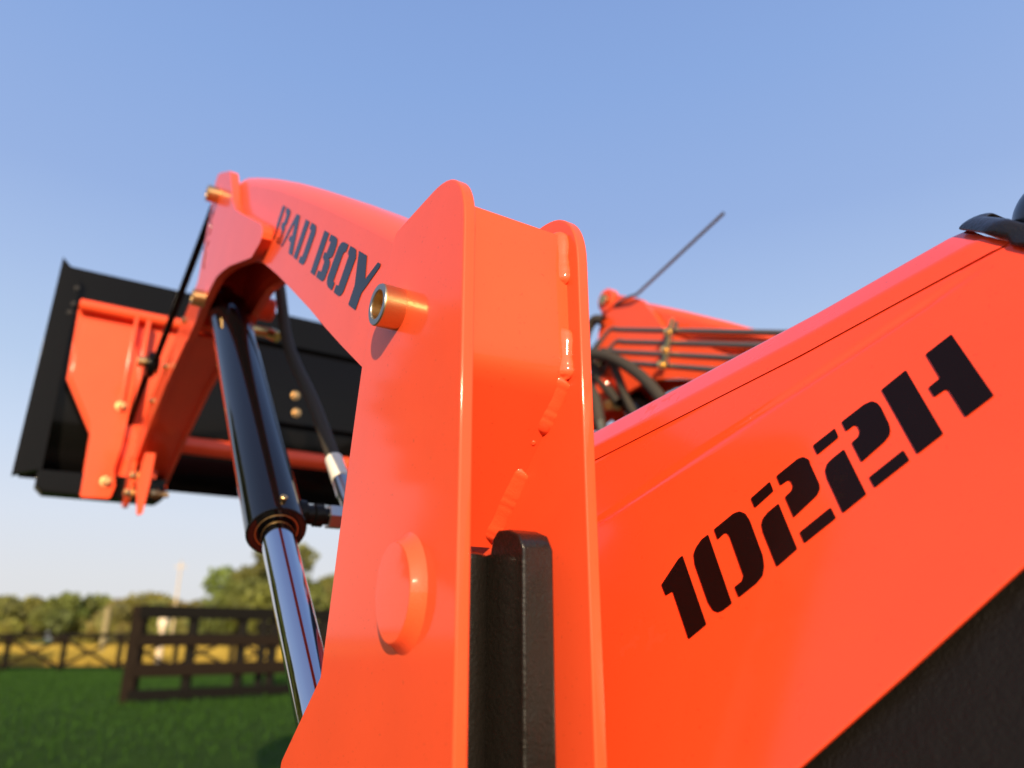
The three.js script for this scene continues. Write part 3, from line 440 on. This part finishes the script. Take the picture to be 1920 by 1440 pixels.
// the cross-braced fence at the edge of the field
{
  const o = place('cross_fence', -12, -23, 'distant dark fence of posts with crossed braces before the yellow field', 'fence');
  const xs = [-15.9, -14.55, -12.95, -11.35, -9.75, -8.15, -6.55, -4.95]; 
  xs.forEach((x, i) => post(x, -22.8 - i * 0.05, i ? 1.05 : 1.1, i ? 0.12 : 0.24, fenceBlack, o));
  for (let i = 0; i < xs.length - 1; i++) {
    const z = -22.8 - i * 0.05;
    part('rail', beam([xs[i], 0.99, z + 0.08], [xs[i + 1], 0.99, z + 0.03], 0.04, 0.12), fenceBlack, o);
    part('brace', beam([xs[i], 0.12, z + 0.10], [xs[i + 1], 0.92, z + 0.05], 0.03, 0.085), fenceBrown, o);
    part('brace', beam([xs[i], 0.92, z + 0.14], [xs[i + 1], 0.12, z + 0.09], 0.03, 0.085), fenceBrown, o);
  }
}
// poles and a nest box
{
  const o = place('utility_pole', -34.6, -80, 'tall pale utility pole far beyond the board fence', 'pole');
  part('pole', turned([0, 0, 0], [0, 0, 1], [[0.12, 0], [0.075, 8.6], [0, 8.6]], 10).translate(-34.6, 0, -80), paleWood, o);
  part('crossarm', beam([-35.2, 8.0, -80], [-34.0, 8.0, -80], 0.1, 0.12), paleWood, o);
  const q = place('pale_post', -23.3, -45, 'short pale wooden post standing left of the near fence corner', 'post');
  part('post_shaft', beam([-23.3, 0, -45], [-23.3, 2.55, -45], 0.26, 0.26), P({ color: rgb(0.24, 0.20, 0.10), roughness: 0.85 }), q);
  part('post_cap', beam([-23.3, 2.55, -45], [-23.3, 2.62, -45], 0.32, 0.32), P({ color: rgb(0.24, 0.20, 0.10), roughness: 0.85 }), q);
  const b = place('nest_box', -11.2, -25.2, 'pale nest box on a post seen between the fence rails', 'nest box');
  part('box', new RoundedBoxGeometry(0.25, 0.40, 0.25, 2, 0.05).translate(-11.2, 1.42, -25.2), P({ color: rgb(0.78, 0.64, 0.45), roughness: 0.7 }), b);
  part('box_roof', new RoundedBoxGeometry(0.33, 0.05, 0.33, 1, 0.02).translate(-11.2, 1.66, -25.2), P({ color: rgb(0.78, 0.64, 0.45), roughness: 0.7 }), b);
  part('box_post', beam([-11.2, 0, -25.2], [-11.2, 1.22, -25.2], 0.15, 0.15), P({ color: rgb(0.66, 0.52, 0.36), roughness: 0.7 }), b);
}
// trees: trunk, limbs, and a crown of leaf clusters
function tree(name, x, z, h, w, n, color, label, group, trunk = 0.25, blobs = 9, leaf = 0.22) {
  const o = place(name, x, z, label, 'tree', group), cs = [];
  for (let i = 0; i < blobs; i++) { const a = rnd() * 6.283, q = Math.sqrt(rnd()), y = rr(trunk + 0.1, 0.86); cs.push([x + Math.cos(a) * q * w * 0.36, h * y, z + Math.sin(a) * q * w * 0.36, rr(0.14, 0.24) * Math.min(h, w) * (1.25 - Math.abs(y - 0.55))]); }
  cs.push([x, h * 0.83, z, 0.17 * h]);
  const tr = [beam([x, 0, z], [x + 0.02 * h, h * 0.62, z], 0.05 * h, 0.05 * h)];
  for (const c of cs) tr.push(beam([x, h * trunk * rr(0.9, 1.3), z], [c[0], c[1], c[2]], 0.016 * h, 0.016 * h));
  part('trunk', tr, P({ color: rgb(0.06, 0.045, 0.03), roughness: 0.9 }), o);
  const pos = [], col = [], tot = cs.reduce((s, c) => s + c[3] ** 2, 0);
  for (const c of cs) {
    const k = Math.round(n * c[3] ** 2 / tot), tint = rr(0.72, 1.25), warm = rr(-0.12, 0.25);
    for (let i = 0; i < k; i++) {
      const u = rr(-1, 1), a = rnd() * 6.283, s = Math.sqrt(1 - u * u), r = c[3] * (0.45 + 0.62 * rnd() ** 0.5) * (1 + 0.18 * Math.sin(a * 3 + c[0]) * Math.sin(u * 5)), lx = c[0] + r * s * Math.cos(a), ly = c[1] + r * u * 0.9, lz = c[2] + r * s * Math.sin(a);
      const e1 = new THREE.Vector3(rr(-1, 1), rr(-1, 1), rr(-1, 1)).normalize(), e2 = new THREE.Vector3(rr(-1, 1), rr(-1, 1), rr(-1, 1)).cross(e1).normalize(), L = leaf * rr(0.6, 1.3), ti = tint * rr(0.8, 1.2);
      const q = [e1.clone().multiplyScalar(L), e2.clone().multiplyScalar(L * 0.7), e1.clone().multiplyScalar(-L), e2.clone().multiplyScalar(-L * 0.7)];
      for (const j of [0, 1, 2, 0, 2, 3]) { pos.push(lx + q[j].x - x, ly + q[j].y, lz + q[j].z - z); col.push(color.r * ti * (1 + warm), color.g * ti, color.b * ti); }
    }
  }
  const g = new THREE.BufferGeometry(); g.setAttribute('position', new THREE.Float32BufferAttribute(pos, 3)); g.setAttribute('color', new THREE.Float32BufferAttribute(col, 3)); g.computeVertexNormals();
  const m = new THREE.Mesh(g, P({ vertexColors: true, roughness: 0.75, transmission: 0.35, thickness: 0, side: THREE.DoubleSide })); m.name = 'crown'; m.castShadow = m.receiveShadow = true; o.add(m); return o;
}
const green = rgb(0.15, 0.185, 0.022), olive = rgb(0.19, 0.205, 0.028), dark = rgb(0.11, 0.145, 0.024), rust = rgb(0.23, 0.205, 0.04);
tree('broadleaf_tree', -21.0, -61, 6.4, 6.4, 9000, green, 'round green tree, left one of the pair above the fence', undefined, 0.18, 12);
tree('broadleaf_tree', -17.6, -60, 8.1, 7.0, 11000, green, 'taller round green tree beside the chrome cylinder rod', undefined, 0.2, 14);
tree('broadleaf_tree', -13.5, -64, 6.0, 6.5, 7000, olive, 'lower green tree right of the cylinder rod', undefined, 0.18, 10);
tree('broadleaf_tree', -16.4, -8.0, 9.6, 7.0, 9000, green, 'tall tree close on the left, mirrored in the mast paint', undefined, 0.16, 16, 0.28);
tree('broadleaf_tree', -21.5, -4.6, 10.5, 8.0, 9000, green, 'tall spreading tree furthest to the left, mirrored in the mast paint', undefined, 0.16, 16, 0.28);
const row = [[-69, 5.0, olive, 'olive', 'at the left end of the far row'], [-65, 5.6, green, 'green', 'second from the left end of the far row'], [-61.5, 5.0, dark, 'dark green', 'third from the left in the far row'], [-58, 5.9, olive, 'olive', 'fourth from the left in the far row'],
  [-54.8, 5.2, green, 'green', 'fifth from the left in the far row'], [-51.6, 5.6, olive, 'olive', 'sixth from the left in the far row'], [-48.5, 5.0, rust, 'yellowish', 'seventh from the left in the far row'], [-45.2, 5.9, olive, 'olive', 'left of the short pale post in the far row'],
  [-42.3, 5.1, green, 'green', 'behind the short pale post in the far row'], [-39, 4.8, rust, 'yellowish', 'just left of the near fence corner post'], [-35.5, 5.4, olive, 'yellow green', 'behind the near fence corner post'], [-31.5, 4.6, green, 'green', 'over the first bay of the near board fence'],
  [-27.5, 4.6, olive, 'olive', 'below the utility pole in the far row'], [-23.5, 4.6, green, 'green', 'below the round tree above the fence'], [-19, 4.4, olive, 'olive', 'behind the chrome cylinder rod in the far row']];
row.forEach(([x, h, q, w, where], i) => tree('field_tree', x * 0.93 + rr(-0.6, 0.6), -90 + rr(-3, 3), h * rr(0.92, 1.08), 7.2, 4600, q, `${w} bushy tree ${where}`, 'trees in the far row along the yellow field', 0.0, 14, 0.28));

const renderer = new THREE.WebGLRenderer({ antialias: true });
renderer.toneMapping = THREE.LinearToneMapping; renderer.toneMappingExposure = EXPOSURE;
renderer.shadowMap.enabled = true; renderer.shadowMap.type = THREE.PCFSoftShadowMap;
renderer.setSize(1024, 768);
renderer.render(scene, camera);
